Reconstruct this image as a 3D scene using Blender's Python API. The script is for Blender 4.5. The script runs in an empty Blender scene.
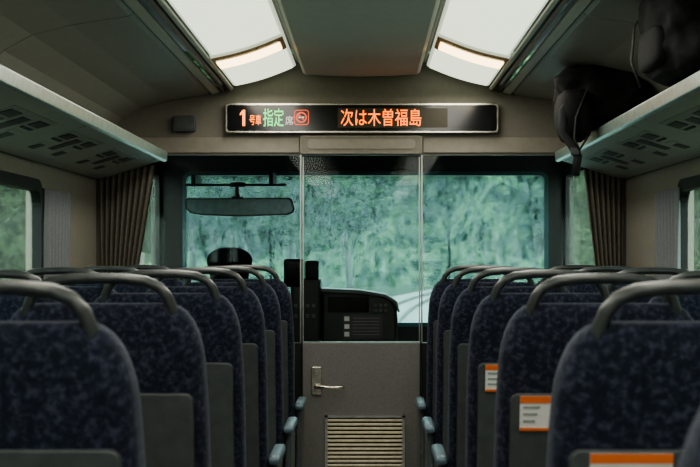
import bpy, bmesh, math, random
from mathutils import Vector, Matrix, noise
random.seed(4)
scene = bpy.context.scene
COL = scene.collection
try:
    scene.view_settings.view_transform = 'AgX'
    scene.view_settings.look = 'AgX - Medium High Contrast'
    scene.view_settings.exposure = 0.12
except Exception:
    pass

# ------------------------------------------------------------------ materials
def nt(name):
    m = bpy.data.materials.new(name); m.use_nodes = True
    return m, m.node_tree.nodes, m.node_tree.links, m.node_tree.nodes['Principled BSDF']

def mat(name, c, rough=0.5, metal=0.0, var=0.15, scale=30, bump=0.0, bscale=200, spec=0.5, emit=None, es=1.0):
    m, N, L, P = nt(name)
    tc = N.new('ShaderNodeTexCoord')
    nz = N.new('ShaderNodeTexNoise'); nz.inputs['Scale'].default_value = scale; nz.inputs['Detail'].default_value = 4
    L.new(tc.outputs['Object'], nz.inputs['Vector'])
    cr = N.new('ShaderNodeValToRGB')
    cr.color_ramp.elements[0].position = 0.3; cr.color_ramp.elements[1].position = 0.7
    cr.color_ramp.elements[0].color = (*[x*(1-var) for x in c], 1)
    cr.color_ramp.elements[1].color = (*[min(1, x*(1+var)) for x in c], 1)
    L.new(nz.outputs['Fac'], cr.inputs['Fac']); L.new(cr.outputs['Color'], P.inputs['Base Color'])
    P.inputs['Roughness'].default_value = rough; P.inputs['Metallic'].default_value = metal
    P.inputs['Specular IOR Level'].default_value = spec
    if bump > 0:
        n2 = N.new('ShaderNodeTexNoise'); n2.inputs['Scale'].default_value = bscale
        L.new(tc.outputs['Object'], n2.inputs['Vector'])
        b = N.new('ShaderNodeBump'); b.inputs['Strength'].default_value = bump; b.inputs['Distance'].default_value = 0.003
        L.new(n2.outputs['Fac'], b.inputs['Height']); L.new(b.outputs['Normal'], P.inputs['Normal'])
    if emit:
        P.inputs['Emission Color'].default_value = (*emit, 1); P.inputs['Emission Strength'].default_value = es
    return m

def fabric_mat():
    m, N, L, P = nt('seat_fabric')
    tc = N.new('ShaderNodeTexCoord')
    v = N.new('ShaderNodeTexVoronoi'); v.inputs['Scale'].default_value = 55
    nz = N.new('ShaderNodeTexNoise'); nz.inputs['Scale'].default_value = 75; nz.inputs['Detail'].default_value = 5; nz.inputs['Roughness'].default_value = 0.65
    L.new(tc.outputs['Object'], nz.inputs['Vector'])
    L.new(tc.outputs['Object'], v.inputs['Vector'])
    cr = N.new('ShaderNodeValToRGB')
    e = cr.color_ramp.elements
    e[0].position = 0.44; e[0].color = (0.012, 0.016, 0.028, 1)
    e[1].position = 0.64; e[1].color = (0.056, 0.060, 0.095, 1)
    x = e.new(0.52); x.color = (0.023, 0.028, 0.049, 1)
    L.new(nz.outputs['Fac'], cr.inputs['Fac'])
    mx = N.new('ShaderNodeMixRGB'); mx.blend_type = 'MULTIPLY'; mx.inputs['Fac'].default_value = 0.2
    L.new(cr.outputs['Color'], mx.inputs['Color1']); L.new(v.outputs['Distance'], mx.inputs['Color2'])
    L.new(mx.outputs['Color'], P.inputs['Base Color'])
    P.inputs['Roughness'].default_value = 0.95; P.inputs['Specular IOR Level'].default_value = 0.15
    P.inputs['Sheen Weight'].default_value = 0.2; P.inputs['Sheen Tint'].default_value = (0.65, 0.7, 0.85, 1)
    n2 = N.new('ShaderNodeTexNoise'); n2.inputs['Scale'].default_value = 500
    L.new(tc.outputs['Object'], n2.inputs['Vector'])
    b = N.new('ShaderNodeBump'); b.inputs['Strength'].default_value = 0.5; b.inputs['Distance'].default_value = 0.003
    L.new(n2.outputs['Fac'], b.inputs['Height']); L.new(b.outputs['Normal'], P.inputs['Normal'])
    return m

def glass_mat(name, tint, haze=0.0, hazecol=(0.6, 0.75, 0.75), gloss=0.08, streak=0.0):
    m = bpy.data.materials.new(name); m.use_nodes = True
    N = m.node_tree.nodes; L = m.node_tree.links
    N.remove(N['Principled BSDF']); out = N['Material Output']
    tr = N.new('ShaderNodeBsdfTransparent'); tr.inputs['Color'].default_value = (*tint, 1)
    gl = N.new('ShaderNodeBsdfGlossy'); gl.inputs['Roughness'].default_value = 0.02; gl.inputs['Color'].default_value = (0.9, 0.95, 0.95, 1)
    mx = N.new('ShaderNodeMixShader'); mx.inputs['Fac'].default_value = gloss
    L.new(tr.outputs[0], mx.inputs[1]); L.new(gl.outputs[0], mx.inputs[2])
    last = mx
    if haze > 0:
        tl = N.new('ShaderNodeBsdfTranslucent'); tl.inputs['Color'].default_value = (*hazecol, 1)
        tc = N.new('ShaderNodeTexCoord'); mp = N.new('ShaderNodeMapping')
        mp.inputs['Scale'].default_value = (13, 9, 4.5)
        nz = N.new('ShaderNodeTexNoise'); nz.inputs['Scale'].default_value = 2.4; nz.inputs['Detail'].default_value = 12; nz.inputs['Roughness'].default_value = 0.86
        L.new(tc.outputs['Object'], mp.inputs['Vector']); L.new(mp.outputs[0], nz.inputs['Vector'])
        mr = N.new('ShaderNodeMapRange'); mr.inputs['From Min'].default_value = 0.38; mr.inputs['From Max'].default_value = 0.64
        mr.inputs['To Min'].default_value = haze*(1-streak); mr.inputs['To Max'].default_value = haze*(1+streak)
        L.new(nz.outputs['Fac'], mr.inputs['Value'])
        m2 = N.new('ShaderNodeMixShader')
        L.new(mr.outputs[0], m2.inputs['Fac']); L.new(mx.outputs[0], m2.inputs[1]); L.new(tl.outputs[0], m2.inputs[2])
        last = m2
    L.new(last.outputs[0], out.inputs['Surface'])
    return m

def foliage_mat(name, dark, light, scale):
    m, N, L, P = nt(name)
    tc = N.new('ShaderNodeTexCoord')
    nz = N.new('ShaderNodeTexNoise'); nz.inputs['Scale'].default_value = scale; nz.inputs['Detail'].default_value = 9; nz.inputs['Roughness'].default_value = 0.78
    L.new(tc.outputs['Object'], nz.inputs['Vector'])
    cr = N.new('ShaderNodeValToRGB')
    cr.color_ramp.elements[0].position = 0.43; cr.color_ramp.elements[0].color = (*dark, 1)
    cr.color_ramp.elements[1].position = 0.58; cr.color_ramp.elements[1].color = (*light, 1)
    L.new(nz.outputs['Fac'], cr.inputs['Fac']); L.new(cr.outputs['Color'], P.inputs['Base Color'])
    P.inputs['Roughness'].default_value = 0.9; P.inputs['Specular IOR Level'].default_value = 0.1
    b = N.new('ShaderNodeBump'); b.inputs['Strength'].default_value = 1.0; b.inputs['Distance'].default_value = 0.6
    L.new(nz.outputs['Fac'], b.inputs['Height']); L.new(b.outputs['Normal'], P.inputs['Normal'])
    return m

M = {}
M['fabric'] = fabric_mat()
M['greypl'] = mat('grey_plastic', (0.070, 0.078, 0.080), 0.45, bump=0.15, bscale=400)
M['handle'] = mat('handle_plastic', (0.050, 0.056, 0.058), 0.34, bump=0.1, bscale=300)
M['armrest'] = mat('armrest_blue', (0.12, 0.17, 0.21), 0.35)
M['metal'] = mat('brushed_metal', (0.50, 0.52, 0.50), 0.3, 1.0)
M['dmetal'] = mat('dull_metal', (0.24, 0.22, 0.19), 0.4, 1.0)
M['wall'] = mat('wall_panel', (0.27, 0.25, 0.21), 0.6, var=0.06, bump=0.15, bscale=300)
M['bulk'] = mat('bulkhead_panel', (0.20, 0.185, 0.153), 0.55, var=0.05, bump=0.1, bscale=300)
M['ceil'] = mat('ceiling_panel', (0.33, 0.33, 0.29), 0.5, var=0.05)
M['ceilc'] = mat('ceiling_centre_panel', (0.60, 0.60, 0.55), 0.6, var=0.04, spec=0.3)
M['black'] = mat('black_plastic', (0.012, 0.013, 0.014), 0.4)
M['gloss'] = mat('gloss_black', (0.008, 0.008, 0.009), 0.12)
M['floor'] = mat('floor_vinyl', (0.24, 0.24, 0.24), 0.5, var=0.3, scale=80)
M['rack'] = mat('rack_panel', (0.46, 0.47, 0.42), 0.42, var=0.05)
M['rackp'] = mat('rack_service_panel', (0.36, 0.37, 0.33), 0.45, var=0.05)
M['rail'] = mat('rack_rail', (0.45, 0.55, 0.50), 0.3, 0.6)
M['door'] = mat('door_panel', (0.172, 0.172, 0.166), 0.55, var=0.22, scale=260, bump=0.3, bscale=500)
M['cream'] = mat('cream_louvre', (0.66, 0.60, 0.45), 0.4)
M['steel'] = mat('steel', (0.65, 0.62, 0.55), 0.22, 1.0)
M['curt'] = mat('brown_curtain', (0.15, 0.14, 0.115), 0.85, var=0.2, scale=120, bump=0.3)
M['curtl'] = mat('pale_curtain', (0.20, 0.215, 0.23), 0.85, var=0.1, scale=120, bump=0.3)
M['rubber'] = mat('black_rubber', (0.01, 0.012, 0.014), 0.6)
M['teal'] = mat('teal_gasket', (0.03, 0.10, 0.12), 0.35)
M['glass'] = glass_mat('clear_glass', (0.95, 0.98, 0.975), 0, gloss=0.006)
M['wind'] = glass_mat('windshield_glass', (0.72, 0.88, 0.87), 0.10, (0.50, 0.66, 0.68), 0.008, 1.0)
M['side'] = glass_mat('side_glass', (0.92, 0.96, 0.91), 0.06, (0.65, 0.78, 0.68), 0.02, 0.5)
M['white'] = mat('white_label', (0.72, 0.72, 0.70), 0.5, var=0.03)
M['orange'] = mat('orange_label', (0.75, 0.17, 0.04), 0.5, var=0.03)
M['bar'] = mat('label_print', (0.10, 0.10, 0.12), 0.5)
M['labelgrey'] = mat('label_grey', (0.30, 0.33, 0.33), 0.5)
M['bag'] = mat('black_nylon', (0.010, 0.010, 0.011), 0.8, var=0.3, bump=0.5, bscale=150, spec=0.3)
M['strap'] = mat('webbing', (0.022, 0.022, 0.024), 0.7, var=0.3)
M['diff'] = mat('light_diffuser', (0.7, 0.72, 0.64), 0.4, emit=(0.92, 1.0, 0.78), es=1.2)
M['surr'] = mat('light_surround', (0.6, 0.62, 0.55), 0.4, emit=(0.92, 1.0, 0.78), es=0.55)
M['lamp'] = mat('warm_lamp', (0.9, 0.8, 0.6), 0.4, emit=(1.0, 0.72, 0.36), es=4.5)
M['lampr'] = mat('lamp_frame', (0.26, 0.17, 0.09), 0.4)
M['ledo'] = mat('led_orange', (0.9, 0.3, 0.05), 0.5, emit=(1.0, 0.15, 0.01), es=2.8)
M['ledg'] = mat('led_green', (0.2, 0.8, 0.2), 0.5, emit=(0.10, 0.70, 0.20), es=1.1)
M['ledr'] = mat('sign_red', (0.8, 0.1, 0.05), 0.5, emit=(0.9, 0.09, 0.03), es=0.9)
M['ledw'] = mat('sign_white', (0.6, 0.6, 0.55), 0.5, emit=(0.7, 0.65, 0.55), es=0.5)
M['ledbg'] = mat('led_matrix', (0.035, 0.028, 0.010), 0.4, var=0.4, scale=400)
M['mirror'] = mat('mirror_face', (0.20, 0.27, 0.29), 0.25, 0.3)
M['skin'] = mat('skin', (0.55, 0.34, 0.24), 0.5)
M['navy'] = mat('navy_uniform', (0.012, 0.014, 0.022), 0.8)
M['cap'] = mat('cap_cloth', (0.008, 0.009, 0.012), 0.95, spec=0.05)
M['bark'] = mat('bark', (0.24, 0.24, 0.22), 0.9, var=0.4, scale=4)
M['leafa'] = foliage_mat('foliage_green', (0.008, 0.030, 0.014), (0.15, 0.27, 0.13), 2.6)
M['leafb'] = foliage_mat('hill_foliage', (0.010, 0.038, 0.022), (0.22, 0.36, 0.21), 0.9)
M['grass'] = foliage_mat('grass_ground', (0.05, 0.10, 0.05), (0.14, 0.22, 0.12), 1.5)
M['ballast'] = mat('ballast', (0.34, 0.34, 0.33), 0.9, var=0.4, scale=6)

# ------------------------------------------------------------------ helpers
def link(o, parent=None):
    COL.objects.link(o)
    if parent is not None: o.parent = parent
    return o

def mesh_obj(name, verts, faces, m, parent=None, smooth=False, bevel=0.0, seg=2, label=None, loc=None):
    me = bpy.data.meshes.new(name); me.from_pydata([tuple(v) for v in verts], [], faces)
    me.validate(); me.update()
    bm = bmesh.new(); bm.from_mesh(me); bmesh.ops.recalc_face_normals(bm, faces=bm.faces); bm.to_mesh(me); bm.free()
    me.materials.append(m)
    if smooth:
        for p in me.polygons: p.use_smooth = True
    o = bpy.data.objects.new(name, me); link(o, parent)
    if loc: o.location = loc
    if bevel > 0:
        b = o.modifiers.new('bevel', 'BEVEL'); b.width = bevel; b.segments = seg; b.limit_method = 'ANGLE'; b.angle_limit = math.radians(40)
        b.harden_normals = False
    if label: o['label'] = label
    return o

def boxvf(x0, x1, y0, y1, z0, z1):
    v = [(x0, y0, z0), (x1, y0, z0), (x1, y1, z0), (x0, y1, z0), (x0, y0, z1), (x1, y0, z1), (x1, y1, z1), (x0, y1, z1)]
    f = [(0, 3, 2, 1), (4, 5, 6, 7), (0, 1, 5, 4), (1, 2, 6, 5), (2, 3, 7, 6), (3, 0, 4, 7)]
    return v, f

def box(name, x0, x1, y0, y1, z0, z1, m, parent=None, bevel=0.0, **k):
    v, f = boxvf(x0, x1, y0, y1, z0, z1)
    return mesh_obj(name, v, f, m, parent, bevel=bevel, **k)

def multi(name, boxes, m, parent=None, bevel=0.0, **k):
    V, F = [], []
    for b in boxes:
        v, f = boxvf(*b); o = len(V); V += v; F += [tuple(i+o for i in q) for q in f]
    return mesh_obj(name, V, F, m, parent, bevel=bevel, **k)

def rrect(cx, cz, w, h, r, n=5):
    pts = []
    for (sx, sz, a0) in ((1, 1, 0), (-1, 1, 90), (-1, -1, 180), (1, -1, 270)):
        for i in range(n+1):
            a = math.radians(a0+90*i/n)
            pts.append((cx+sx*(w/2-r)+r*math.cos(a), cz+sz*(h/2-r)+r*math.sin(a)))
    return pts

def prism_xz(name, pts, y0, y1, m, parent=None, bevel=0.0, yfun=None, **k):
    """polygon in XZ extruded along Y"""
    n = len(pts); yf = yfun or (lambda z: 0)
    V = [(p[0], y0+yf(p[1]), p[1]) for p in pts]+[(p[0], y1+yf(p[1]), p[1]) for p in pts]
    F = [tuple(range(n)), tuple(range(2*n-1, n-1, -1))]+[(i, i+n, (i+1) % n+n, (i+1) % n) for i in range(n)]
    return mesh_obj(name, V, F, m, parent, bevel=bevel, **k)

def ring_xz(name, outer, inner, y0, y1, m, parent=None, **k):
    n = len(outer)
    V = [(p[0], y0, p[1]) for p in outer]+[(p[0], y0, p[1]) for p in inner]+[(p[0], y1, p[1]) for p in outer]+[(p[0], y1, p[1]) for p in inner]
    F = []
    for i in range(n):
        j = (i+1) % n
        F += [(i, j, n+j, n+i), (2*n+i, 3*n+i, 3*n+j, 2*n+j), (i, 2*n+i, 2*n+j, j), (n+i, n+j, 3*n+j, 3*n+i)]
    return mesh_obj(name, V, F, m, parent, **k)

def swap_yz_obj(o, x):
    for v in o.data.vertices:
        a, b, c = v.co; v.co = (x+b, a, c)
    bm = bmesh.new(); bm.from_mesh(o.data); bmesh.ops.recalc_face_normals(bm, faces=bm.faces); bm.to_mesh(o.data); bm.free()

def loft(name, rings, m, parent=None, smooth=True, sub=0, **k):
    n = len(rings[0]); V = [p for r in rings for p in r]; F = []
    for a in range(len(rings)-1):
        for i in range(n):
            j = (i+1) % n
            F.append((a*n+i, a*n+j, (a+1)*n+j, (a+1)*n+i))
    F.append(tuple(range(n-1, -1, -1))); F.append(tuple(range((len(rings)-1)*n, len(rings)*n)))
    o = mesh_obj(name, V, F, m, parent, smooth=smooth, **k)
    if sub:
        s = o.modifiers.new('sub', 'SUBSURF'); s.levels = sub; s.render_levels = sub
    return o

def sell(w, t, n=4.0, k=28):
    out = []
    for i in range(k):
        a = 2*math.pi*i/k; c, s = math.cos(a), math.sin(a)
        out.append((w*math.copysign(abs(c)**(2/n), c), t*math.copysign(abs(s)**(2/n), s)))
    return out

def sweep(name, pts, ra, rb, m, parent=None, side=Vector((0, 1, 0)), k=12, closed=False, **kw):
    P = [Vector(p) for p in pts]; rings = []
    for i, p in enumerate(P):
        t = (P[min(i+1, len(P)-1)]-P[max(i-1, 0)]).normalized()
        s = side-(side.dot(t))*t
        if s.length < 1e-4: s = Vector((1, 0, 0))-t.x*t
        s.normalize(); u = t.cross(s)
        rings.append([tuple(p+s*ra*math.cos(2*math.pi*j/k)+u*rb*math.sin(2*math.pi*j/k)) for j in range(k)])
    return loft(name, rings, m, parent, **kw)

def thing(name, label, cat, loc=(0, 0, 0), group=None):
    e = bpy.data.objects.new(name, None); e.empty_display_size = 0.1; e.location = loc; COL.objects.link(e)
    e['label'] = label; e['category'] = cat
    if group: e['group'] = group
    return e

def tag(o, label, cat, group=None):
    o['label'] = label; o['category'] = cat
    if group: o['group'] = group
    return o

def struct(o): o['kind'] = 'structure'; return o

def copy_thing(src, name=None):
    n = src.copy(); COL.objects.link(n)
    def rec(a, b):
        for c in a.children:
            d = c.copy(); COL.objects.link(d); d.parent = b; d.matrix_parent_inverse = c.matrix_parent_inverse.copy(); rec(c, d)
    rec(src, n); return n

def lettering(s, x0, x1, z0, z1, y, m, parent, name='lettering', off=0.0):
    cu = bpy.data.curves.new('t', 'FONT'); cu.body = s; cu.size = 1.0; cu.extrude = 0.0
    cu.offset = off
    o = bpy.data.objects.new('t', cu); COL.objects.link(o)
    bpy.context.view_layer.update()
    dg = bpy.context.evaluated_depsgraph_get()
    me = bpy.data.meshes.new_from_object(o.evaluated_get(dg))
    bpy.data.objects.remove(o)
    if len(me.vertices) == 0: return None
    xs = [v.co.x for v in me.vertices]; ys = [v.co.y for v in me.vertices]
    ax, bx, ay, by = min(xs), max(xs), min(ys), max(ys)
    for v in me.vertices:
        v.co = (x0+(v.co.x-ax)/(bx-ax)*(x1-x0), y, z0+(v.co.y-ay)/(by-ay)*(z1-z0))
    me.materials.clear(); me.materials.append(m); me.name = name
    t = bpy.data.objects.new(name, me); return link(t, parent)

BY = 8.10      # bulkhead plane
HW = 1.375     # half interior width
YR = -2.2      # rear end of the modelled saloon

# ------------------------------------------------------------------ floor, walls
struct(box('floor', -1.42, 1.42, YR, 10.0, -0.08, 0.0, M['floor']))
ZB, ZT = 0.74, 1.53
wins = [(-1.3, 0.5), (1.0, 2.5), (3.0, 4.5), (4.95, 6.70)]
def side_wall(sx, name):
    bs = [(YR, BY+0.05, 0, ZB), (YR, BY+0.05, ZT, 1.80)]
    ys = [YR]+[q for w in wins for q in w]+[BY+0.05]
    for i in range(0, len(ys), 2): bs.append((ys[i], ys[i+1], ZB, ZT))
    a, b = (HW, HW+0.06) if sx > 0 else (-HW-0.06, -HW)
    return struct(multi(name, [(a, b, q[0], q[1], q[2], q[3]) for q in bs], M['wall']))
side_wall(-1, 'wall_left'); side_wall(1, 'wall_right')
wn = 1
for sx in (-1, 1):
    for (a, b) in wins:
        out = rrect((a+b)/2, (ZB+ZT)/2, b-a+0.05, ZT-ZB+0.05, 0.10)
        inn = rrect((a+b)/2, (ZB+ZT)/2, b-a-0.05, ZT-ZB-0.05, 0.07)
        fr = ring_xz('window_%d' % wn, out, inn, -0.012, 0.03, M['rubber']); swap_yz_obj(fr, 0)
        for v in fr.data.vertices: v.co.x = sx*(HW+v.co.x)
        struct(fr)
        g = prism_xz('window_pane', inn, 0.024, 0.028, M['side'], fr); swap_yz_obj(g, 0)
        for v in g.data.vertices: v.co.x = sx*(HW+v.co.x)
        wn += 1
for i, sx in enumerate((-1, 1)):
    x0, x1 = (-HW, -HW+0.03) if sx < 0 else (HW-0.03, HW)
    struct(box('trim_%d' % (i+1), x0, x1, YR, BY, 0.68, 0.705, M['wall'], bevel=0.006))

struct(box('wall_rear', -HW, HW, YR-0.05, YR, 0, 2.2, M['bulk']))

# ------------------------------------------------------------------ ceiling
def strip(name, prof, y0, y1, m, th=0.012, parent=None, smooth=True):
    n = len(prof); V = []
    for y in (y0, y1):
        V += [(x, y, z) for x, z in prof]+[(x, y, z+th) for x, z in reversed(prof)]
    k = 2*n
    F = [(i, (i+1) % k, k+(i+1) % k, k+i) for i in range(k)]
    F += [(i, k-1-i, k-2-i, i+1) for i in range(n-1)]
    F += [(k+i, k+i+1, 2*k-2-i, 2*k-1-i) for i in range(n-1)]
    o = mesh_obj(name, V, F, m, parent)
    if smooth:
        b = o.modifiers.new('bevel', 'BEVEL'); b.width = 0.004; b.segments = 2; b.limit_method = 'ANGLE'; b.angle_limit = math.radians(50)
    return o

struct(box('ceiling', -1.44, 1.44, YR, BY+0.05, 2.30, 2.36, M['black']))
tn = 3
for (a, b) in ((5.3, 8.02), (2.4, 5.27), (-0.5, 2.37), (YR, -0.53)):
    prof = [(-0.305, 2.185), (-0.30, 2.172), (-0.285, 2.163), (-0.15, 2.155), (0, 2.152), (0.15, 2.155), (0.285, 2.163), (0.30, 2.172), (0.305, 2.185)]
    struct(strip('trim_%d' % tn, prof, a, b, M['ceilc'], 0.02)); tn += 1
for sx in (-1, 1):
    def pf(l): return [(sx*x, z) for x, z in l] if sx > 0 else [(sx*x, z) for x, z in reversed(l)]
    struct(strip('trim_%d' % tn, pf([(0.30, 2.235), (0.335, 2.235)]), YR, BY, M['ceil'])); tn += 1
    struct(strip('trim_%d' % tn, pf([(0.664, 2.094), (0.68, 2.088)]), YR, BY, M['ceilc'])); tn += 1
    struct(strip('trim_%d' % tn, pf([(0.68, 2.12), (0.735, 2.11)]), YR, BY, M['black'])); tn += 1
    struct(strip('trim_%d' % tn, pf([(0.705, 2.082), (0.718, 2.078)]), YR, BY, M['black'], 0.03)); tn += 1
    struct(strip('trim_%d' % tn, pf([(0.735, 2.078), (0.775, 2.068)]), YR, BY, M['ceilc'])); tn += 1
    struct(strip('trim_%d' % tn, pf([(0.775, 2.10), (0.80, 2.09), (1.0, 2.06), (1.14, 2.025), (1.25, 1.975), (1.34, 1.88), (1.39, 1.78)]), YR, BY, M['black'])); tn += 1
    for (a, b) in ((5.46, BY), (2.9, 5.45), (0.3, 2.89), (YR, 0.29)):
        struct(strip('trim_%d' % tn, pf([(0.785, 2.078), (0.80, 2.066), (1.0, 2.035), (1.14, 2.0), (1.24, 1.945), (1.32, 1.86), (1.365, 1.78), (1.38, 1.70)]), a, b, M['ceil'])); tn += 1

# ceiling lights
def ceiling_light(sx, y0, y1, lampy, power):
    e = thing('ceiling_light', 'long pale translucent ceiling light with a warm lamp strip', 'light', (0, (y0+y1)/2, 2.1), 'ceiling lights along the saloon')
    def seg(name, a, b, m, drop=0.0, ins=0.0):
        xs = [0.338+ins+(0.66-0.338-2*ins)*i/8 for i in range(9)]
        l = []
        for x in xs:
            q = (x-0.338)/(0.66-0.338)
            l.append((sx*x, 2.205-0.102*q-0.012*math.sin(math.pi*q)-drop-2.1))
        if sx < 0: l = l[::-1]
        o = strip(name, l, a-(y0+y1)/2, b-(y0+y1)/2, m, 0.012, e)
        return o
    seg('light_frame', y0, y1, M['surr'], -0.006)
    seg('diffuser', lampy+0.235, y1-0.02, M['diff'], 0.0, 0.012)
    seg('diffuser', y0+0.02, lampy-0.235, M['diff'], 0.0, 0.012)
    seg('lamp_surround', lampy-0.215, lampy+0.215, M['surr'], 0.002)
    seg('lamp_frame', lampy-0.165, lampy+0.165, M['lampr'], 0.014, 0.004)
    seg('lamp', lampy-0.105, lampy+0.105, M['lamp'], 0.022, 0.02)
    ld = bpy.data.lights.new('tube_light', 'AREA'); ld.shape = 'RECTANGLE'; ld.size = 0.26; ld.size_y = (y1-y0)*0.95
    ld.energy = power; ld.color = (1.0, 0.965, 0.87)
    lo = bpy.data.objects.new('tube_light', ld); link(lo, e); lo.location = (sx*0.5, 0, -0.03); lo.rotation_euler = (0, 0, 0)
for sx in (-1, 1):
    ceiling_light(sx, 4.2, 8.05, 7.05, 15)
    ceiling_light(sx, 0.3, 4.17, 2.6, 15)
    ceiling_light(sx, YR, 0.27, -0.9, 15)

# ------------------------------------------------------------------ bulkhead
prof = [(0, 2.28), (0.7, 2.28), (0.8, 2.10), (1.0, 2.07), (1.14, 2.03), (1.26, 1.96), (1.34, 1.87), (1.40, 1.75)]
ZH = 1.755
w = struct(prism_xz('wall_front', [(-1.40, ZH)]+[(-x, z) for x, z in reversed(prof[:-1])]+[(x, z) for x, z in prof[1:-1]]+[(1.40, ZH)], BY, BY+0.06, M['bulk']))
struct(box('trim_%d' % tn, -1.36, -0.32, BY-0.012, BY, 1.765, 1.845, M['wall'], bevel=0.004)); tn += 1
struct(box('trim_%d' % tn, 0.32, 1.36, BY-0.012, BY, 1.765, 1.845, M['wall'], bevel=0.004)); tn += 1
struct(multi('wall_partition', [(-1.40, -1.19, BY, BY+0.05, 0, ZH), (1.23, 1.40, BY, BY+0.05, 0, ZH),
      (-1.19, -0.345, BY, BY+0.05, 0, 0.78), (0.345, 1.23, BY, BY+0.05, 0, 0.78)], M['bulk']))
struct(multi('trim_%d' % tn, [(-0.345, -0.312, BY-0.01, BY+0.05, 0, 0.78), (0.312, 0.345, BY-0.01, BY+0.05, 0, 0.78)], M['black'], bevel=0.003)); tn += 1
struct(multi('trim_%d' % tn, [(-0.318, -0.312, BY-0.005, BY+0.04, 0.78, ZH), (0.312, 0.318, BY-0.005, BY+0.04, 0.78, ZH)], M['metal'])); tn += 1
w2 = struct(box('window_9', -1.19, -0.32, BY+0.02, BY+0.026, 0.78, ZH, M['glass']))
w3 = struct(box('window_10', 0.32, 1.23, BY+0.02, BY+0.026, 0.78, ZH, M['glass']))

# door
d = struct(box('door_1', -0.305, 0.305, BY+0.002, BY+0.036, 0.02, 0.779, M['door'], bevel=0.004))
d['label'] = 'grey speckled cab door with glass upper half'
box('door_glass', -0.298, 0.298, BY+0.014, BY+0.020, 0.779, 1.745, M['glass'], d)
multi('door_edge_strip', [(-0.305, -0.300, BY+0.006, BY+0.03, 0.779, 1.745), (0.300, 0.305, BY+0.006, BY+0.03, 0.779, 1.745), (-0.305, 0.305, BY+0.004, BY+0.034, 0.765, 0.785)], M['metal'], d)
v = multi('vent_louvre', [(-0.178, 0.216, BY-0.012+0.002, BY+0.002, z, z+0.0125) for z in [0.075+0.0212*i for i in range(15)]], M['cream'], d, bevel=0.003)
multi('vent_frame', [(-0.188, -0.174, BY-0.014, BY+0.003, 0.06, 0.402), (0.212, 0.226, BY-0.014, BY+0.003, 0.06, 0.402), (-0.188, 0.226, BY-0.014, BY+0.003, 0.392, 0.402), (-0.188, 0.226, BY-0.014, BY+0.003, 0.055, 0.065)], M['metal'], d)
box('vent_backing', -0.178, 0.216, BY-0.001, BY+0.0021, 0.065, 0.395, M['black'], d)
h = prism_xz('door_handle', rrect(-0.232, 0.583, 0.056, 0.145, 0.012), BY-0.008, BY+0.002, M['steel'], d, bevel=0.003)
sweep('lever', [(-0.235, BY-0.005, 0.553), (-0.235, BY-0.045, 0.553), (-0.225, BY-0.055, 0.553), (-0.16, BY-0.056, 0.553), (-0.10, BY-0.052, 0.551), (-0.092, BY-0.045, 0.551)], 0.009, 0.009, M['steel'], h, side=Vector((0, 0, 1)))
prism_xz('keyhole', rrect(-0.232, 0.625, 0.022, 0.022, 0.0108), BY-0.012, BY-0.007, M['metal'], h)

# header box over door
hb = struct(box('trim_%d' % tn, -0.315, 0.315, BY-0.03, BY, 1.765, 1.852, M['bulk'], bevel=0.004)); tn += 1
multi('header_edge', [(-0.315, 0.315, BY-0.034, BY-0.029, 1.847, 1.852), (-0.315, 0.315, BY-0.034, BY-0.029, 1.760, 1.768), (-0.315, -0.310, BY-0.034, BY-0.029, 1.76, 1.852), (0.310, 0.315, BY-0.034, BY-0.029, 1.76, 1.852)], M['dmetal'], hb)
prism_xz('recess', rrect(0, 1.808, 0.56, 0.050, 0.02), BY-0.034, BY-0.029, M['wall'], hb, bevel=0.003)

# small box on bulkhead
sp = thing('wall_speaker', 'small grey plastic box on the bulkhead beside the display', 'speaker', (-0.915, BY, 1.875))
prism_xz('speaker_body', rrect(0, 0.04, 0.115, 0.082, 0.012), -0.045, 0, M['greypl'], sp, bevel=0.004)
prism_xz('speaker_grille', rrect(0, 0.04, 0.085, 0.055, 0.008), -0.049, -0.044, M['greypl'], sp)

# display
sg = thing('passenger_display', 'long black electronic display with orange and green Japanese lettering', 'sign', (0.004, BY, 1.864))
def sgx(u): return (u-361.3)/192.6-0.004
def sgz(v): return 1.22-(v-258)/192.6-1.864
prism_xz('display_housing', rrect(0, 0.078, 1.412, 0.156, 0.02), -0.055, 0.0, M['steel'], sg, bevel=0.004)
prism_xz('display_face', rrect(0, 0.078, 1.390, 0.134, 0.014), -0.060, -0.054, M['gloss'], sg, bevel=0.002)
prism_xz('display_screen', rrect((sgx(338)+sgx(447))/2, 0.078, sgx(447)-sgx(338), 0.10, 0.004), -0.0615, -0.059, M['ledbg'], sg)
yl = -0.0635
ax, bx, az, bz = sgx(241), sgx(248.5), sgz(127), sgz(111)
mx_ = (ax+bx)/2
prism_xz('lettering', [(mx_-0.007, az), (mx_+0.007, az), (mx_+0.007, bz), (mx_-0.005, bz), (ax, bz-0.018), (ax, bz-0.030), (mx_-0.007, bz-0.020)], yl, yl+0.001, M['ledo'], sg)
lettering('号車', sgx(250.5), sgx(262), sgz(126), sgz(116), yl, M['ledo'], sg)
lettering('指定', sgx(264), sgx(284.5), sgz(127.5), sgz(109.5), yl, M['ledg'], sg, off=0.004)
lettering('席', sgx(286), sgx(294), sgz(126), sgz(117), yl, M['ledw'], sg)
lettering('次は木曽福島', sgx(341), sgx(421), sgz(127), sgz(110), yl, M['ledo'], sg, off=0.0)
cx, cz = sgx(302), sgz(118.5)
ic = ring_xz('no_smoking_mark', rrect(cx, cz, 0.076, 0.078, 0.014), rrect(cx, cz, 0.068, 0.070, 0.011), yl, yl+0.002, M['ledr'], sg)
def circ(r, n=24): return [(cx+r*math.cos(2*math.pi*i/n), cz+r*math.sin(2*math.pi*i/n)) for i in range(n)]
ring_xz('ban_ring', circ(0.028), circ(0.021), yl, yl+0.002, M['ledr'], ic)
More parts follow.
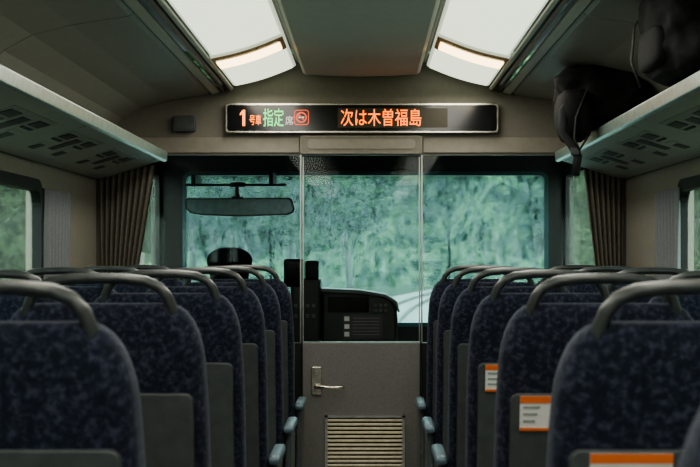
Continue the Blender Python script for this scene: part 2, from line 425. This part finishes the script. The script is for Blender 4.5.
prism_xz('ban_slash', [(cx-0.020, cz+0.016), (cx-0.016, cz+0.020), (cx+0.020, cz-0.016), (cx+0.016, cz-0.020)], yl-0.001, yl+0.002, M['ledr'], ic)
multi('cigarette', [(cx-0.016, cx+0.014, yl, yl+0.001, cz-0.003, cz+0.004)], M['ledw'], ic)

# ------------------------------------------------------------------ curtains
def curtain(name, x0t, x1t, x0b, x1b, y, z0, z1, m, label, folds=8, amp=0.022, plane='x', tie=None):
    nx, nz = folds*8, 24; V = []; F = []
    for layer in (0, 1):
        for j in range(nz+1):
            q = j/nz; z = z1+(z0-z1)*q
            qq = q**1.0
            a = x0t+(x0b-x0t)*qq; b = x1t+(x1b-x1t)*qq
            for i in range(nx+1):
                p = i/nx
                x = a+(b-a)*p; yy = y-amp*0.5*(1+math.sin(p*folds*2*math.pi+0.6*math.sin(q*3)))-layer*-0.003
                V.append((x, yy, z) if plane == 'x' else (yy, x, z))
    K = (nx+1)*(nz+1)
    for l in (0, 1):
        for j in range(nz):
            for i in range(nx):
                a = l*K+j*(nx+1)+i; F.append((a, a+1, a+nx+2, a+nx+1))
    o = mesh_obj(name, V, F, m, smooth=True)
    return tag(o, label, 'curtain')
curtain('curtain', -1.36, -1.065, -1.33, -1.262, BY-0.006, 0.50, 1.70, M['curt'], 'brown pleated curtain gathered beside the cab partition', 9)
curtain('curtain', 1.150, 1.36, 1.29, 1.35, BY-0.006, 0.50, 1.70, M['curt'], 'brown pleated curtain gathered at the partition pillar', 7)
curtain('curtain', 6.72, 7.26, 6.74, 7.20, -HW+0.03, 0.72, 1.52, M['curtl'], 'pale pleated curtain drawn beside a train window', 7, 0.03, 'y')
curtain('curtain', 6.62, 7.16, 6.64, 7.12, HW-0.005, 0.72, 1.52, M['curtl'], 'pale pleated curtain at the far edge of a window', 7, 0.03, 'y')

# ------------------------------------------------------------------ luggage racks
def rack(sx, lab):
    e = thing('luggage_rack', lab, 'luggage rack', (sx*1.2, 3, 1.6), 'overhead racks')
    def L(l): return [(sx*x-sx*1.2, z-1.6) for x, z in l]
    sec = [(1.035, 1.722), (1.02, 1.735), (1.02, 1.755), (1.045, 1.765), (1.2, 1.735), (1.37, 1.695), (1.37, 1.628), (1.30, 1.640)]
    pts = L(sec)
    prism_xz('rack_shelf', pts, YR-3, BY-0.04-3, M['rack'], e, bevel=0.004)
    sec = [(1.003, 1.722), (1.000, 1.765), (1.010, 1.772), (1.026, 1.765), (1.030, 1.722), (1.018, 1.714)]
    prism_xz('rack_edge_rail', L(sec), YR-3, BY-0.04-3, M['rail'], e, bevel=0.003)
    def under(x): return 1.722+(x-1.035)/(1.37-1.035)*(1.628-1.722)
    def plate(name, x0, x1, y0, y1, off, th, m, par):
        V = []
        for x in (x0, x1):
            for y in (y0, y1):
                for t in (0, th): V.append((sx*(x-1.2), y-3, under(x)-off-t-1.6+0.002))
        F = [(0, 2, 6, 4), (1, 5, 7, 3), (0, 1, 3, 2), (4, 6, 7, 5), (0, 4, 5, 1), (2, 3, 7, 6)]
        return mesh_obj(name, V, F, m, par, bevel=0.001)
    for k in range(6):
        yc = 2.0+k*0.98+0.35
        p = plate('service_panel', 1.085, 1.325, yc-0.34, yc+0.34, 0.0, 0.006, M['rackp'], e)
        for (a, b) in ((-0.30, -0.14), (0.14, 0.30)):
            plate('air_nozzle', 1.105, 1.15, yc+a, yc+b, 0.006, 0.003, M['greypl'], p)
            plate('air_slot', 1.165, 1.178, yc+a, yc+b, 0.006, 0.003, M['black'], p)
            plate('reading_lamp', 1.20, 1.30, yc+a, yc+b, 0.006, 0.003, M['rack'], p)
            plate('lamp_lens', 1.225, 1.275, yc+a+0.03, yc+b-0.03, 0.009, 0.002, M['greypl'], p)
        plate('call_button', 1.12, 1.29, yc-0.06, yc+0.06, 0.006, 0.002, M['greypl'], p)
    for k in range(4):
        plate('panel_joint', 1.035, 1.36, 2.0+k*1.96-0.004, 2.0+k*1.96+0.004, 0.0, 0.003, M['black'], e)
rack(-1, 'empty overhead luggage rack with service panels underneath')
rack(1, 'overhead luggage rack carrying two black bags')

# ------------------------------------------------------------------ bags
def blob_bag(name, label, loc, w, dth, h, lean=0, seed=0.0, rough=0.03, pw=3.0, freq=8):
    e = thing(name, label, 'bag', loc)
    rings = []
    for i in range(23):
        q = i/22; z = h*q
        s = (1-abs(2*q-1)**pw)**(1/pw) if 0 < q < 1 else 0.12
        s = max(s, 0.3)
        ring = []
        for (a, b) in sell(w/2*s, dth/2*s, 3.4, 48):
            nn = noise.fractal(Vector((a*freq+seed, b*freq, z*freq)), 0.8, 2.1, 5)*rough
            r = 1+nn/0.15
            ring.append((a*r+lean*(q-0.5), b*r, z))
        rings.append(ring)
    loft('bag_body', rings, M['bag'], e, sub=1)
    return e
b1 = blob_bag('backpack', 'black backpack slumped on the rack with a dangling strap', (1.060, 6.75, 1.772), 0.40, 0.42, 0.28, -0.03, 1.0, 0.026, 4.0, 12)
loft('front_pocket', [[(-0.140+a-0.004*i, -0.10-0.006*i+b, -0.060+0.036*i+0.10*max(0, a)+0.006*math.sin(b*40)) for a, b in sell(0.074*(1-0.04*(i-3)**2), 0.18*(1-0.02*(i-3)**2), 3.4, 32)] for i in range(7)], M['bag'], b1, sub=1)
loft('top_lid', [[(a-0.02-0.01*i, b-0.02, 0.215+0.024*i+0.008*math.sin(a*30)) for a, b in sell(0.185*(1-0.07*i*i), 0.19*(1-0.07*i*i), 3.4, 28)] for i in range(4)], M['bag'], b1, sub=1)
sweep('shoulder_strap', [(-0.15, -0.25, 0.14), (-0.215, -0.27, 0.06), (-0.220, -0.28, -0.03), (-0.18, -0.28, -0.085), (-0.155, -0.28, -0.13), (-0.165, -0.28, -0.21)], 0.018, 0.005, M['strap'], b1, side=Vector((1, 0, 0)))
sweep('shoulder_strap', [(-0.12, -0.29, 0.14), (-0.165, -0.30, 0.03), (-0.172, -0.30, -0.06), (-0.150, -0.30, -0.105), (-0.115, -0.29, -0.05)], 0.012, 0.005, M['strap'], b1, side=Vector((0, 1, 0)))
sweep('carry_loop', [(-0.02, 0, 0.27), (-0.04, 0, 0.31), (-0.09, 0, 0.315), (-0.12, 0, 0.28), (-0.12, 0, 0.22)], 0.012, 0.006, M['strap'], b1)
box('buckle', -0.185, -0.150, -0.292, -0.276, -0.125, -0.095, M['greypl'], b1, bevel=0.003)
b2 = blob_bag('travel_bag', 'soft black travel bag slumped over the rack edge', (1.11, 4.95, 1.772), 0.37, 0.62, 0.34, -0.02, 7.0, 0.020, 5.0, 11)
loft('side_pocket', [[(-0.165+0.25*a, 0.9*b, 0.04+0.035*i) for a, b in sell(0.14*(1-0.04*(i-2)**2), 0.20*(1-0.03*(i-2)**2), 3.5, 24)] for i in range(5)], M['bag'], b2, sub=1)
sweep('bag_handle', [(-0.02, -0.12, 0.31), (-0.04, -0.11, 0.345), (-0.05, 0, 0.36), (-0.04, 0.11, 0.345), (-0.02, 0.12, 0.31)], 0.012, 0.008, M['strap'], b2, side=Vector((1, 0, 0)))
sweep('bag_strap', [(-0.14, 0.22, 0.29), (-0.19, 0.23, 0.22), (-0.200, 0.235, 0.10), (-0.17, 0.23, 0.015)], 0.016, 0.004, M['strap'], b2)

# ------------------------------------------------------------------ seats
def yr(z): return (1.12-z)*0.17      # rear surface of the backrest
def seat_unit(e, cx):
    rings = []
    zs = [0.36, 0.38, 0.44, 0.6, 0.75, 0.88, 0.96, 1.0, 1.03, 1.06, 1.085, 1.105, 1.116, 1.122]
    for z in zs:
        W = 0.228-0.010*max(0, z-0.85)/0.2
        T = 0.062
        if z > 0.97:
            q = (z-0.97)/(1.124-0.97)
            f = (1-q**2.6)**(1/2.6)
            W = W-0.085*(1-f)
            T = T*(0.35+0.65*(1-q**4)**(1/3))
        if z < 0.40: T *= 0.8; W *= 0.97
        rings.append([(cx+a, yr(z)+0.062+b, z) for a, b in sell(W, T, 5 if z < 1.05 else 4, 36)])
    loft('backrest', rings, M['fabric'], e)
    prism_xz('back_panel', rrect(cx, 0.665, 0.40, 0.53, 0.018), -0.008, 0.02, M['greypl'], e, yfun=yr, bevel=0.004)
    pts = [(-0.158, 1.085), (-0.155, 1.112), (-0.145, 1.138), (-0.128, 1.158), (-0.10, 1.170), (-0.05, 1.176), (0, 1.177), (0.05, 1.176), (0.10, 1.170), (0.128, 1.158), (0.145, 1.138), (0.155, 1.112), (0.158, 1.085)]
    hd = sweep('grab_handle', [(cx+x, 0.045-(z-1.08)*0.25, z) for x, z in pts], 0.020, 0.012, M['handle'], e)
    rings = []
    for y, t in ((0.19, 0.06), (0.21, 0.075), (0.35, 0.08), (0.5, 0.08), (0.58, 0.07), (0.61, 0.045)):
        rings.append([(cx+a, y, 0.36+b) for a, b in sell(0.222, t, 4, 28)])
    loft('cushion', rings, M['fabric'], e)
def armrest(e, x, w=0.05):
    rings = []
    for y, t in ((0.10, 0.6), (0.13, 1), (0.30, 1), (0.46, 1), (0.50, 0.6)):
        rings.append([(x+a*(0.8 if t < 1 else 1), y, 0.52+b*t) for a, b in sell(w/2, 0.018, 3, 16)])
    loft('armrest', rings, M['armrest'], e)
def double_seat():
    e = thing('double_seat', 'navy patterned double train seat with grey panels and grab handles', 'seat', (0, 0, 0), 'rows of forward-facing double seats')
    seat_unit(e, -0.235); seat_unit(e, 0.235)
    armrest(e, -0.486, 0.044); armrest(e, 0.0, 0.03); armrest(e, 0.486, 0.044)
    box('side_frame', -0.495, -0.470, 0.14, 0.50, 0.20, 0.508, M['greypl'], e, bevel=0.012)
    box('side_frame', 0.470, 0.495, 0.14, 0.50, 0.20, 0.508, M['greypl'], e, bevel=0.012)
    multi('pedestal', [(-0.42, 0.42, 0.22, 0.55, 0.16, 0.30), (-0.16, 0.16, 0.26, 0.48, 0.03, 0.17), (-0.30, 0.30, 0.22, 0.54, 0.0, 0.04)], M['greypl'], e, bevel=0.01)
    return e
src = double_seat()
def add_sticker(e, cx, w, h, label):
    x = cx; zc = 0.925-h/2
    s = prism_xz('sticker', [(x, zc-h/2), (x+w, zc-h/2), (x+w, zc+h/2), (x, zc+h/2)], -0.0125, -0.0075, M['white'], e, yfun=yr, label=label)
    prism_xz('orange_band', [(x, zc+h*0.30), (x+w, zc+h*0.30), (x+w, zc+h/2), (x, zc+h/2)], -0.0145, -0.0122, M['orange'], s, yfun=yr)
    for i in range(3):
        z0 = zc+h*0.14-i*h*0.2
        pl = [(x+w*0.08, z0), (x+w*(0.50-0.06*i), z0), (x+w*(0.50-0.06*i), z0+h*0.07), (x+w*0.08, z0+h*0.07)]
        prism_xz('print_line', pl, -0.0140, -0.0122, M['labelgrey'], s, yfun=yr)
    prism_xz('orange_foot', [(x, zc-h*0.5), (x+w, zc-h*0.5), (x+w, zc-h*0.42), (x, zc-h*0.42)], -0.0145, -0.0122, M['orange'], s, yfun=yr)
rows = [1.35, 2.33, 3.31, 4.29, 5.27, 6.25, 7.23]
CXS = 0.312+0.463+0.0
first = True
seats = []
for i, y in enumerate(rows):
    for sx in (-1, 1):
        e = src if first else copy_thing(src)
        first = False
        e.location = (sx*CXS, y, 0)
        seats.append((e, i, sx))
        if sx > 0 and i in (1, 2, 3):
            e['label'] = 'navy double train seat with orange and white sticker'
for e, i, sx in seats:
    if sx > 0:
        if i == 1: add_sticker(e, -0.405, 0.125, 0.075, 'white sticker with orange band')
        if i in (2, 3): add_sticker(e, -0.415, 0.085, 0.075, 'white sticker with orange band')

# ------------------------------------------------------------------ cab
CY = 9.90
wx0, wx1, wz0, wz1 = -1.126, 1.164, 0.80, 1.753
def cabwall(sx, name):
    def X(y): return sx*(1.375-(y-8.15)/(9.9-8.15)*0.10)
    V = []; F = []
    def quad(y0, y1, z0, z1):
        n = len(V)
        V.extend([(X(y0), y0, z0), (X(y1), y1, z0), (X(y1), y1, z1), (X(y0), y0, z1), (X(y0)+sx*0.05, y0, z0), (X(y1)+sx*0.05, y1, z0), (X(y1)+sx*0.05, y1, z1), (X(y0)+sx*0.05, y0, z1)])
        F.extend([tuple(n+i for i in f) for f in ((0, 1, 2, 3), (7, 6, 5, 4), (0, 4, 5, 1), (1, 5, 6, 2), (2, 6, 7, 3), (3, 7, 4, 0))])
    quad(8.15, CY, 0, 0.85); quad(8.15, CY, 1.74, 2.1); quad(8.15, 8.55, 0.85, 1.74); quad(9.82, CY, 0.85, 1.74)
    struct(mesh_obj(name, V, F, M['black']))
    g = mesh_obj('window_%d' % (11 if sx < 0 else 12), [(X(8.55)+sx*0.02, 8.55, 0.85), (X(9.82)+sx*0.02, 9.82, 0.85), (X(9.82)+sx*0.02, 9.82, 1.74), (X(8.55)+sx*0.02, 8.55, 1.74),
        (X(8.55)+sx*0.026, 8.55, 0.85), (X(9.82)+sx*0.026, 9.82, 0.85), (X(9.82)+sx*0.026, 9.82, 1.74), (X(8.55)+sx*0.026, 8.55, 1.74)],
        [(0, 1, 2, 3), (7, 6, 5, 4), (0, 4, 5, 1), (1, 5, 6, 2), (2, 6, 7, 3), (3, 7, 4, 0)], M['side'])
    struct(g)
cabwall(-1, 'wall_cab_left'); cabwall(1, 'wall_cab_right')
struct(box('ceiling_cab', -1.43, 1.43, BY+0.06, CY+0.1, 2.08, 2.14, M['black']))
struct(multi('wall_cab_front', [(-1.33, wx0, CY, CY+0.06, 0, 2.1), (wx1, 1.33, CY, CY+0.06, 0, 2.1), (wx0, wx1, CY, CY+0.06, 0, wz0), (wx0, wx1, CY, CY+0.06, wz1, 2.1)], M['black']))
ws = ring_xz('window_13', rrect((wx0+wx1)/2, (wz0+wz1)/2, wx1-wx0+0.03, wz1-wz0+0.03, 0.05), rrect((wx0+wx1)/2, (wz0+wz1)/2, wx1-wx0-0.02, wz1-wz0-0.02, 0.035), CY-0.012, CY+0.03, M['teal'])
struct(ws)
prism_xz('windshield_pane', rrect((wx0+wx1)/2, (wz0+wz1)/2, wx1-wx0-0.02, wz1-wz0-0.02, 0.035), CY+0.018, CY+0.024, M['wind'], ws)

# wipers
def wiper(x, ztop, lab):
    e = thing('wiper', lab, 'wiper', (x, CY+0.05, wz0), 'windshield wipers')
    sweep('wiper_arm', [(0, 0.04, -0.05), (0, 0.03, 0.1), (0.004, 0.02, ztop-wz0-0.15)], 0.008, 0.008, M['black'], e, side=Vector((1, 0, 0)))
    multi('wiper_blade', [(-0.007, 0.007, -0.005, 0.018, 0.06, ztop-wz0)], M['rubber'], e)
wiper(-0.586, 1.39, 'black wiper standing upright on the windshield')
wiper(0.552, 1.39, 'black wiper standing upright on the windshield')

# rear view mirror on overhead bar
mr = thing('rearview_mirror', 'wide curved rearview mirror hanging from a black overhead bar', 'mirror', (-0.745, 9.50, 1.46))
pts = [(-0.335, 0.115), (-0.325, 0.125), (0.30, 0.128), (0.318, 0.118), (0.335, 0.06), (0.325, 0.035), (0.29, 0.022), (0.0, 0.012), (-0.22, 0.02), (-0.30, 0.032), (-0.332, 0.06)]
prism_xz('mirror_shell', pts, 0, 0.03, M['black'], mr, bevel=0.006)
prism_xz('mirror_glass', [(x*0.965, 0.07+(z-0.07)*0.84) for x, z in pts], -0.004, 0.002, M['mirror'], mr)
sweep('mirror_stem', [(-0.02, 0.03, 0.10), (-0.02, 0.035, 0.16), (-0.02, 0.03, 0.225)], 0.012, 0.012, M['black'], mr, side=Vector((1, 0, 0)))
multi('mirror_clamp', [(-0.05, 0.02, 0.0, 0.05, 0.10, 0.135), (-0.012, 0.0, -0.004, 0.0, 0.06, 0.15)], M['black'], mr, bevel=0.004)
multi('overhead_bar', [(-0.34, 0.28, 0.02, 0.04, 0.198, 0.214), (-0.30, -0.275, 0.02, 0.40, 0.21, 0.27), (0.175, 0.20, 0.02, 0.40, 0.21, 0.29), (-0.06, 0.03, 0.01, 0.05, 0.192, 0.222)], M['black'], mr, bevel=0.003)

# driver console
ds = thing('driver_console', 'dark train driving console across the cab front', 'console', (0, 9.60, 0))
box('desk', -1.25, -0.50, -0.02, 0.28, 0.0, 0.80, M['black'], ds, bevel=0.03, seg=3)
box('instrument_panel', -1.05, -0.55, 0.12, 0.26, 0.79, 0.99, M['gloss'], ds, bevel=0.02)
cb = thing('equipment_cabinet', 'black cab equipment box with stacked monitor', 'cabinet', (-0.36, 9.2, 0))
box('cabinet_body', -0.06, 0.115, -0.03, 0.25, 0.0, 1.10, M['black'], cb, bevel=0.015)
box('monitor', -0.10, 0.02, -0.05, 0.10, 1.05, 1.215, M['gloss'], cb, bevel=0.015)
box('monitor', 0.025, 0.105, -0.04, 0.10, 1.09, 1.205, M['gloss'], cb, bevel=0.012)
multi('switch_row', [(-0.04+0.035*i, -0.02+0.035*i, -0.036, -0.028, z, z+0.02) for i in range(4) for z in (0.93, 0.87)], M['greypl'], cb)
cs = thing('assistant_console', 'black cab console with rounded top and switch labels', 'console', (-0.01, 9.25, 0))
prof = [(-0.235, 0.0), (0.215, 0.0), (0.222, 0.86), (0.215, 0.93), (0.19, 0.975), (0.14, 1.0), (0.0, 1.022), (-0.15, 1.03), (-0.235, 1.03)]
prism_xz('console_body', prof, 0, 0.35, M['black'], cs, bevel=0.02)
prism_xz('console_hood', [(-0.235, 1.018), (0.0, 1.010), (0.14, 0.988), (0.20, 0.955), (0.222, 0.90), (0.235, 0.90), (0.215, 0.965), (0.15, 1.005), (0.0, 1.03), (-0.235, 1.04)], -0.03, 0.36, M['greypl'], cs, bevel=0.003)
box('display_panel', -0.19, 0.05, -0.012, 0.0, 0.90, 0.99, M['gloss'], cs, bevel=0.004)
multi('switch_block', [(0.08+0.03*i, 0.10+0.03*i, -0.014, 0.0, z, z+0.018) for i in range(3) for z in (0.93, 0.90)], M['greypl'], cs, bevel=0.003)
ntc = prism_xz('notice_plate', rrect(0.008, 0.862, 0.205, 0.125, 0.006), BY+0.010, BY+0.0135, M['black'], d, label='dark notice plate on the door glass')
multi('notice_lines', [(-0.045, 0.095, BY+0.0085, BY+0.0100, z, z+0.004) for z in (0.905, 0.888, 0.871, 0.854, 0.837, 0.820)], M['greypl'], ntc)
multi('notice_icon', [(-0.088, -0.062, BY+0.0085, BY+0.0100, z, z+0.024) for z in (0.892, 0.852, 0.812)], M['labelgrey'], ntc)

# ------------------------------------------------------------------ driver
PX, PY = -0.76, 8.97
dsx = thing('driver_chair', 'black padded driver seat in the cab', 'seat', (PX, PY, 0))
loft('chair_back', [[(a, -0.25+b, z) for a, b in sell(w, 0.04, 4, 20)] for z, w in ((0.42, 0.18), (0.45, 0.21), (0.7, 0.22), (0.92, 0.20), (0.98, 0.16), (1.0, 0.10))], M['black'], dsx)
box('chair_cushion', -0.22, 0.22, -0.22, 0.22, 0.31, 0.385, M['black'], dsx, bevel=0.03, seg=3)
multi('chair_post', [(-0.05, 0.05, -0.03, 0.07, 0.02, 0.34), (-0.18, 0.18, -0.15, 0.2, 0.0, 0.03)], M['greypl'], dsx, bevel=0.01)

def skin(name, pts, edges, rad, m, parent, sub=2, root=0):
    me = bpy.data.meshes.new(name); me.from_pydata(pts, edges, []); me.update()
    o = bpy.data.objects.new(name, me); link(o, parent)
    o.modifiers.new('skin', 'SKIN').use_smooth_shade = True
    for i, r in enumerate(rad):
        sv = me.skin_vertices[0].data[i]; sv.radius = (r, r) if not isinstance(r, tuple) else r
        sv.use_root = (i == root)
    s = o.modifiers.new('sub', 'SUBSURF'); s.levels = sub; s.render_levels = sub
    me.materials.append(m); return o
drv = thing('person', 'seated train driver in dark uniform and cap, facing the windshield', 'person', (PX, PY, 0))
P, E, R = [], [], []
def nd(p, r, par=None):
    P.append(p); R.append(r)
    if par is not None: E.append((par, len(P)-1))
    return len(P)-1
pel = nd((0, -0.05, 0.50), 0.12)
ab = nd((0, -0.06, 0.64), 0.125, pel); ch = nd((0, -0.05, 0.80), 0.14, ab); up = nd((0, -0.04, 0.91), 0.11, ch)
nk = nd((0, -0.02, 1.0), 0.052, up); h1 = nd((0, 0.0, 1.08), 0.075, nk); h2 = nd((0, 0.0, 1.16), 0.092, h1); h3 = nd((0, -0.01, 1.22), 0.07, h2)
ns = nd((0, 0.105, 1.125), 0.014, h1)
for s in (-1, 1):
    sh = nd((s*0.17, -0.04, 0.90), 0.062, up); el = nd((s*0.24, 0.10, 0.68), 0.045, sh); wr = nd((s*0.19, 0.36, 0.82), 0.028, el)
    pm = nd((s*0.18, 0.42, 0.865), 0.030, wr)
    for k in range(4):
        f1 = nd((s*(0.15+0.02*k), 0.47, 0.885-0.002*k), 0.009, pm); f2 = nd((s*(0.15+0.02*k), 0.51-0.006*abs(k-1.5), 0.868), 0.008, f1)
    t1 = nd((s*0.135, 0.42, 0.872), 0.010, pm); t2 = nd((s*0.12, 0.45, 0.866), 0.008, t1)
    hp = nd((s*0.10, 0.02, 0.48), 0.085, pel); kn = nd((s*0.13, 0.38, 0.50), 0.062, hp); an = nd((s*0.13, 0.37, 0.10), 0.038, kn); ft = nd((s*0.13, 0.50, 0.045), 0.035, an)
skin('body', P, E, R, M['skin'], drv)
def sub_chain(name, pts, edges, rad, m): return skin(name, pts, edges, rad, m, drv)
sub_chain('uniform_jacket', [(0, -0.05, 0.50), (0, -0.06, 0.64), (0, -0.05, 0.80), (0, -0.04, 0.92), (0, -0.03, 0.97), (-0.17, -0.04, 0.90), (-0.24, 0.10, 0.68), (-0.195, 0.34, 0.81), (0.17, -0.04, 0.90), (0.24, 0.10, 0.68), (0.195, 0.34, 0.81)],
    [(0, 1), (1, 2), (2, 3), (3, 4), (3, 5), (5, 6), (6, 7), (3, 8), (8, 9), (9, 10)], [0.14, 0.14, 0.155, 0.12, 0.065, 0.075, 0.058, 0.042, 0.075, 0.058, 0.042], M['navy'])
sub_chain('trousers', [(0, -0.05, 0.50), (-0.10, 0.02, 0.48), (-0.13, 0.38, 0.50), (-0.13, 0.37, 0.12), (0.10, 0.02, 0.48), (0.13, 0.38, 0.50), (0.13, 0.37, 0.12)],
    [(0, 1), (1, 2), (2, 3), (0, 4), (4, 5), (5, 6)], [0.135, 0.10, 0.075, 0.052, 0.10, 0.075, 0.052], M['navy'])
loft('hair', [[(a, -0.025+b, z) for a, b in sell(w, w, 2, 24)] for z, w in ((1.04, 0.075), (1.06, 0.095), (1.10, 0.110), (1.16, 0.116), (1.21, 0.11))], M['cap'], drv)
cap = loft('cap', [[(a, -0.005+b*1.1, z) for a, b in sell(w, w, 2, 28)] for z, w in ((1.145, 0.112), (1.165, 0.122), (1.19, 0.131), (1.215, 0.133), (1.242, 0.120), (1.264, 0.094), (1.277, 0.06), (1.282, 0.03))], M['cap'], drv, sub=1)
prism_xz('shoe', rrect(-0.13, 0.04, 0.10, 0.08, 0.03), 0.30, 0.57, M['black'], drv, bevel=0.01)
prism_xz('shoe', rrect(0.13, 0.04, 0.10, 0.08, 0.03), 0.30, 0.57, M['black'], drv, bevel=0.01)
multi('face_features', [(-0.045, -0.025, 0.078, 0.088, 1.145, 1.155), (0.025, 0.045, 0.078, 0.088, 1.145, 1.155), (-0.025, 0.025, 0.078, 0.086, 1.075, 1.083)], M['bar'], drv)

# ------------------------------------------------------------------ outside
GZ = -1.2
g = mesh_obj('ground', [(-160, -60, GZ), (160, -60, GZ), (160, 240, GZ), (-160, 240, GZ)], [(0, 1, 2, 3)], M['grass']); struct(g)
def trackx(y): return 0.0 if y < 30 else ((y-30)**2)*0.0010
def ribbon(name, off, w, z0, z1, m, ya=10.6, yb=112, n=60, parent=None):
    V = []; F = []
    for i in range(n+1):
        y = ya+(yb-ya)*i/n; x = trackx(y)+off
        V += [(x-w/2, y, z0), (x+w/2, y, z0), (x+w/2, y, z1), (x-w/2, y, z1)]
    for i in range(n):
        for k in range(4):
            a = i*4+k; b = i*4+(k+1) % 4; F.append((a, b, b+4, a+4))
    F += [(3, 2, 1, 0), (4*n, 4*n+1, 4*n+2, 4*n+3)]
    return mesh_obj(name, V, F, m, parent)
tr = thing('railway_track', 'pale ballasted railway track curving away through the forest', 'railway track', (0, 0, 0))
ribbon('ballast_bed', 0, 4.6, GZ, GZ+0.15, M['ballast'], parent=tr)
ribbon('rail', -0.5335, 0.07, GZ+0.15, GZ+0.30, M['dmetal'], parent=tr)
ribbon('rail', 0.5335, 0.07, GZ+0.15, GZ+0.30, M['dmetal'], parent=tr)

def hillside(name, path, h, slope, lab, seed, step=2.0, amp=3.0):
    V = []; F = []
    L = []
    for (a, b) in zip(path[:-1], path[1:]):
        a = Vector(a); b = Vector(b); n = max(2, int((b-a).length/step))
        for i in range(n): L.append(a.lerp(b, i/n))
    L.append(Vector(path[-1])); nz = int(h/step*1.3)
    for i, p in enumerate(L):
        t = (L[min(i+1, len(L)-1)]-L[max(0, i-1)]).normalized(); nrm = Vector((t.y, -t.x))
        for j in range(nz+1):
            q = j/nz; base = Vector((p.x, p.y, GZ+h*q))
            dd = noise.fractal(Vector((p.x*0.16, p.y*0.16, q*h*0.18+seed)), 0.7, 2.2, 6)*amp*min(1, q*4)
            o = nrm*(slope*h*q+dd)
            V.append((base.x+o.x, base.y+o.y, base.z+dd*0.5))
    m = nz+1
    for i in range(len(L)-1):
        for j in range(nz): F.append((i*m+j, (i+1)*m+j, (i+1)*m+j+1, i*m+j+1))
    o = mesh_obj(name, V, F, M['leafb'], smooth=False)
    return tag(o, lab, 'hillside')
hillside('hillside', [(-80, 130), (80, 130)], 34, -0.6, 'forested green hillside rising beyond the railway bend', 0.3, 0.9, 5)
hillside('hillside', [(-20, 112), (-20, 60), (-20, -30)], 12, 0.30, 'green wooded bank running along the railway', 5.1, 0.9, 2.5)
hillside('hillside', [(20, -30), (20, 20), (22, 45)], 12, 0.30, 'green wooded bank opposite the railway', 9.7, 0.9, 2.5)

def tree_src(seed, H):
    rnd = random.Random(seed)
    e = thing('tree', 'leafy green forest tree with a slim pale trunk', 'tree', (0, 0, GZ), 'forest trees beside the railway')
    pts = [(0.2*math.sin(i*0.9+seed), 0.2*math.cos(i*1.1), H*0.85*i/7) for i in range(8)]
    rings = []
    for i, p in enumerate(pts):
        r = 0.22*(1-i/9)
        rings.append([(p[0]+r*math.cos(a*math.pi/4), p[1]+r*math.sin(a*math.pi/4), p[2]) for a in range(8)])
    loft('trunk', rings, M['bark'], e)
    V = []; F = []
    for k in range(70):
        q = rnd.random(); zz = H*(0.22+0.74*q); rr = (1.15-0.75*q)*H*0.22
        an = rnd.random()*6.28; off = rr*(0.3+0.8*rnd.random())
        c = Vector((off*math.cos(an), off*math.sin(an), zz)); s = H*0.055*(0.6+0.8*rnd.random())
        for l in range(46):
            dv = Vector((rnd.gauss(0, 1), rnd.gauss(0, 1), rnd.gauss(0, 0.7)))*s*0.75
            p = c+dv; a = Vector((rnd.gauss(0, 1), rnd.gauss(0, 1), rnd.gauss(0, 0.5))).normalized()
            b = a.cross(Vector((rnd.random(), rnd.random(), rnd.random()))).normalized(); L1 = 0.32*(0.6+rnd.random()); L2 = L1*0.55
            n = len(V); V += [tuple(p-a*L1), tuple(p+b*L2), tuple(p+a*L1), tuple(p-b*L2)]; F.append((n, n+1, n+2, n+3))
    me = bpy.data.meshes.new('crown'); me.from_pydata(V, [], F); me.update(); me.materials.append(M['leafa'])
    o = bpy.data.objects.new('crown', me); link(o, e)
    o['kind'] = 'stuff'
    return e
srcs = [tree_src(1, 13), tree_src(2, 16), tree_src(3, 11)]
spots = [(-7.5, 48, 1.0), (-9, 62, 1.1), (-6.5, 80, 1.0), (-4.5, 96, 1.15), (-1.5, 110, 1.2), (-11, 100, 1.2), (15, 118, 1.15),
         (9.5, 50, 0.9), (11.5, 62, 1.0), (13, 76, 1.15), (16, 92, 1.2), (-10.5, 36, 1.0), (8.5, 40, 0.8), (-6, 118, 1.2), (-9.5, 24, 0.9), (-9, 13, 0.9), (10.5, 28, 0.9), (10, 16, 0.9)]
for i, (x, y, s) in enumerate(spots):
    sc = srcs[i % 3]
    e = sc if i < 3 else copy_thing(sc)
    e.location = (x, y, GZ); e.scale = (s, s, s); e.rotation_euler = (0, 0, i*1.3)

# ------------------------------------------------------------------ world & light
wd = bpy.data.worlds.new('World'); scene.world = wd; wd.use_nodes = True
N = wd.node_tree.nodes; L = wd.node_tree.links
bg = N['Background']; bg.inputs['Color'].default_value = (0.84, 0.96, 0.95, 1); bg.inputs['Strength'].default_value = 5.5

# ------------------------------------------------------------------ camera
cam = bpy.data.cameras.new('camera'); co = bpy.data.objects.new('camera', cam); COL.objects.link(co)
co.location = (0.035, 0, 1.22); co.rotation_euler = (math.radians(90), 0, 0)
cam.sensor_width = 36; cam.lens = 36*1560/700
cam.shift_x = -18/700; cam.shift_y = 24.5/700
cam.clip_start = 0.05; cam.clip_end = 500
cam.dof.use_dof = True; cam.dof.focus_distance = 7.8; cam.dof.aperture_fstop = 10
scene.camera = co
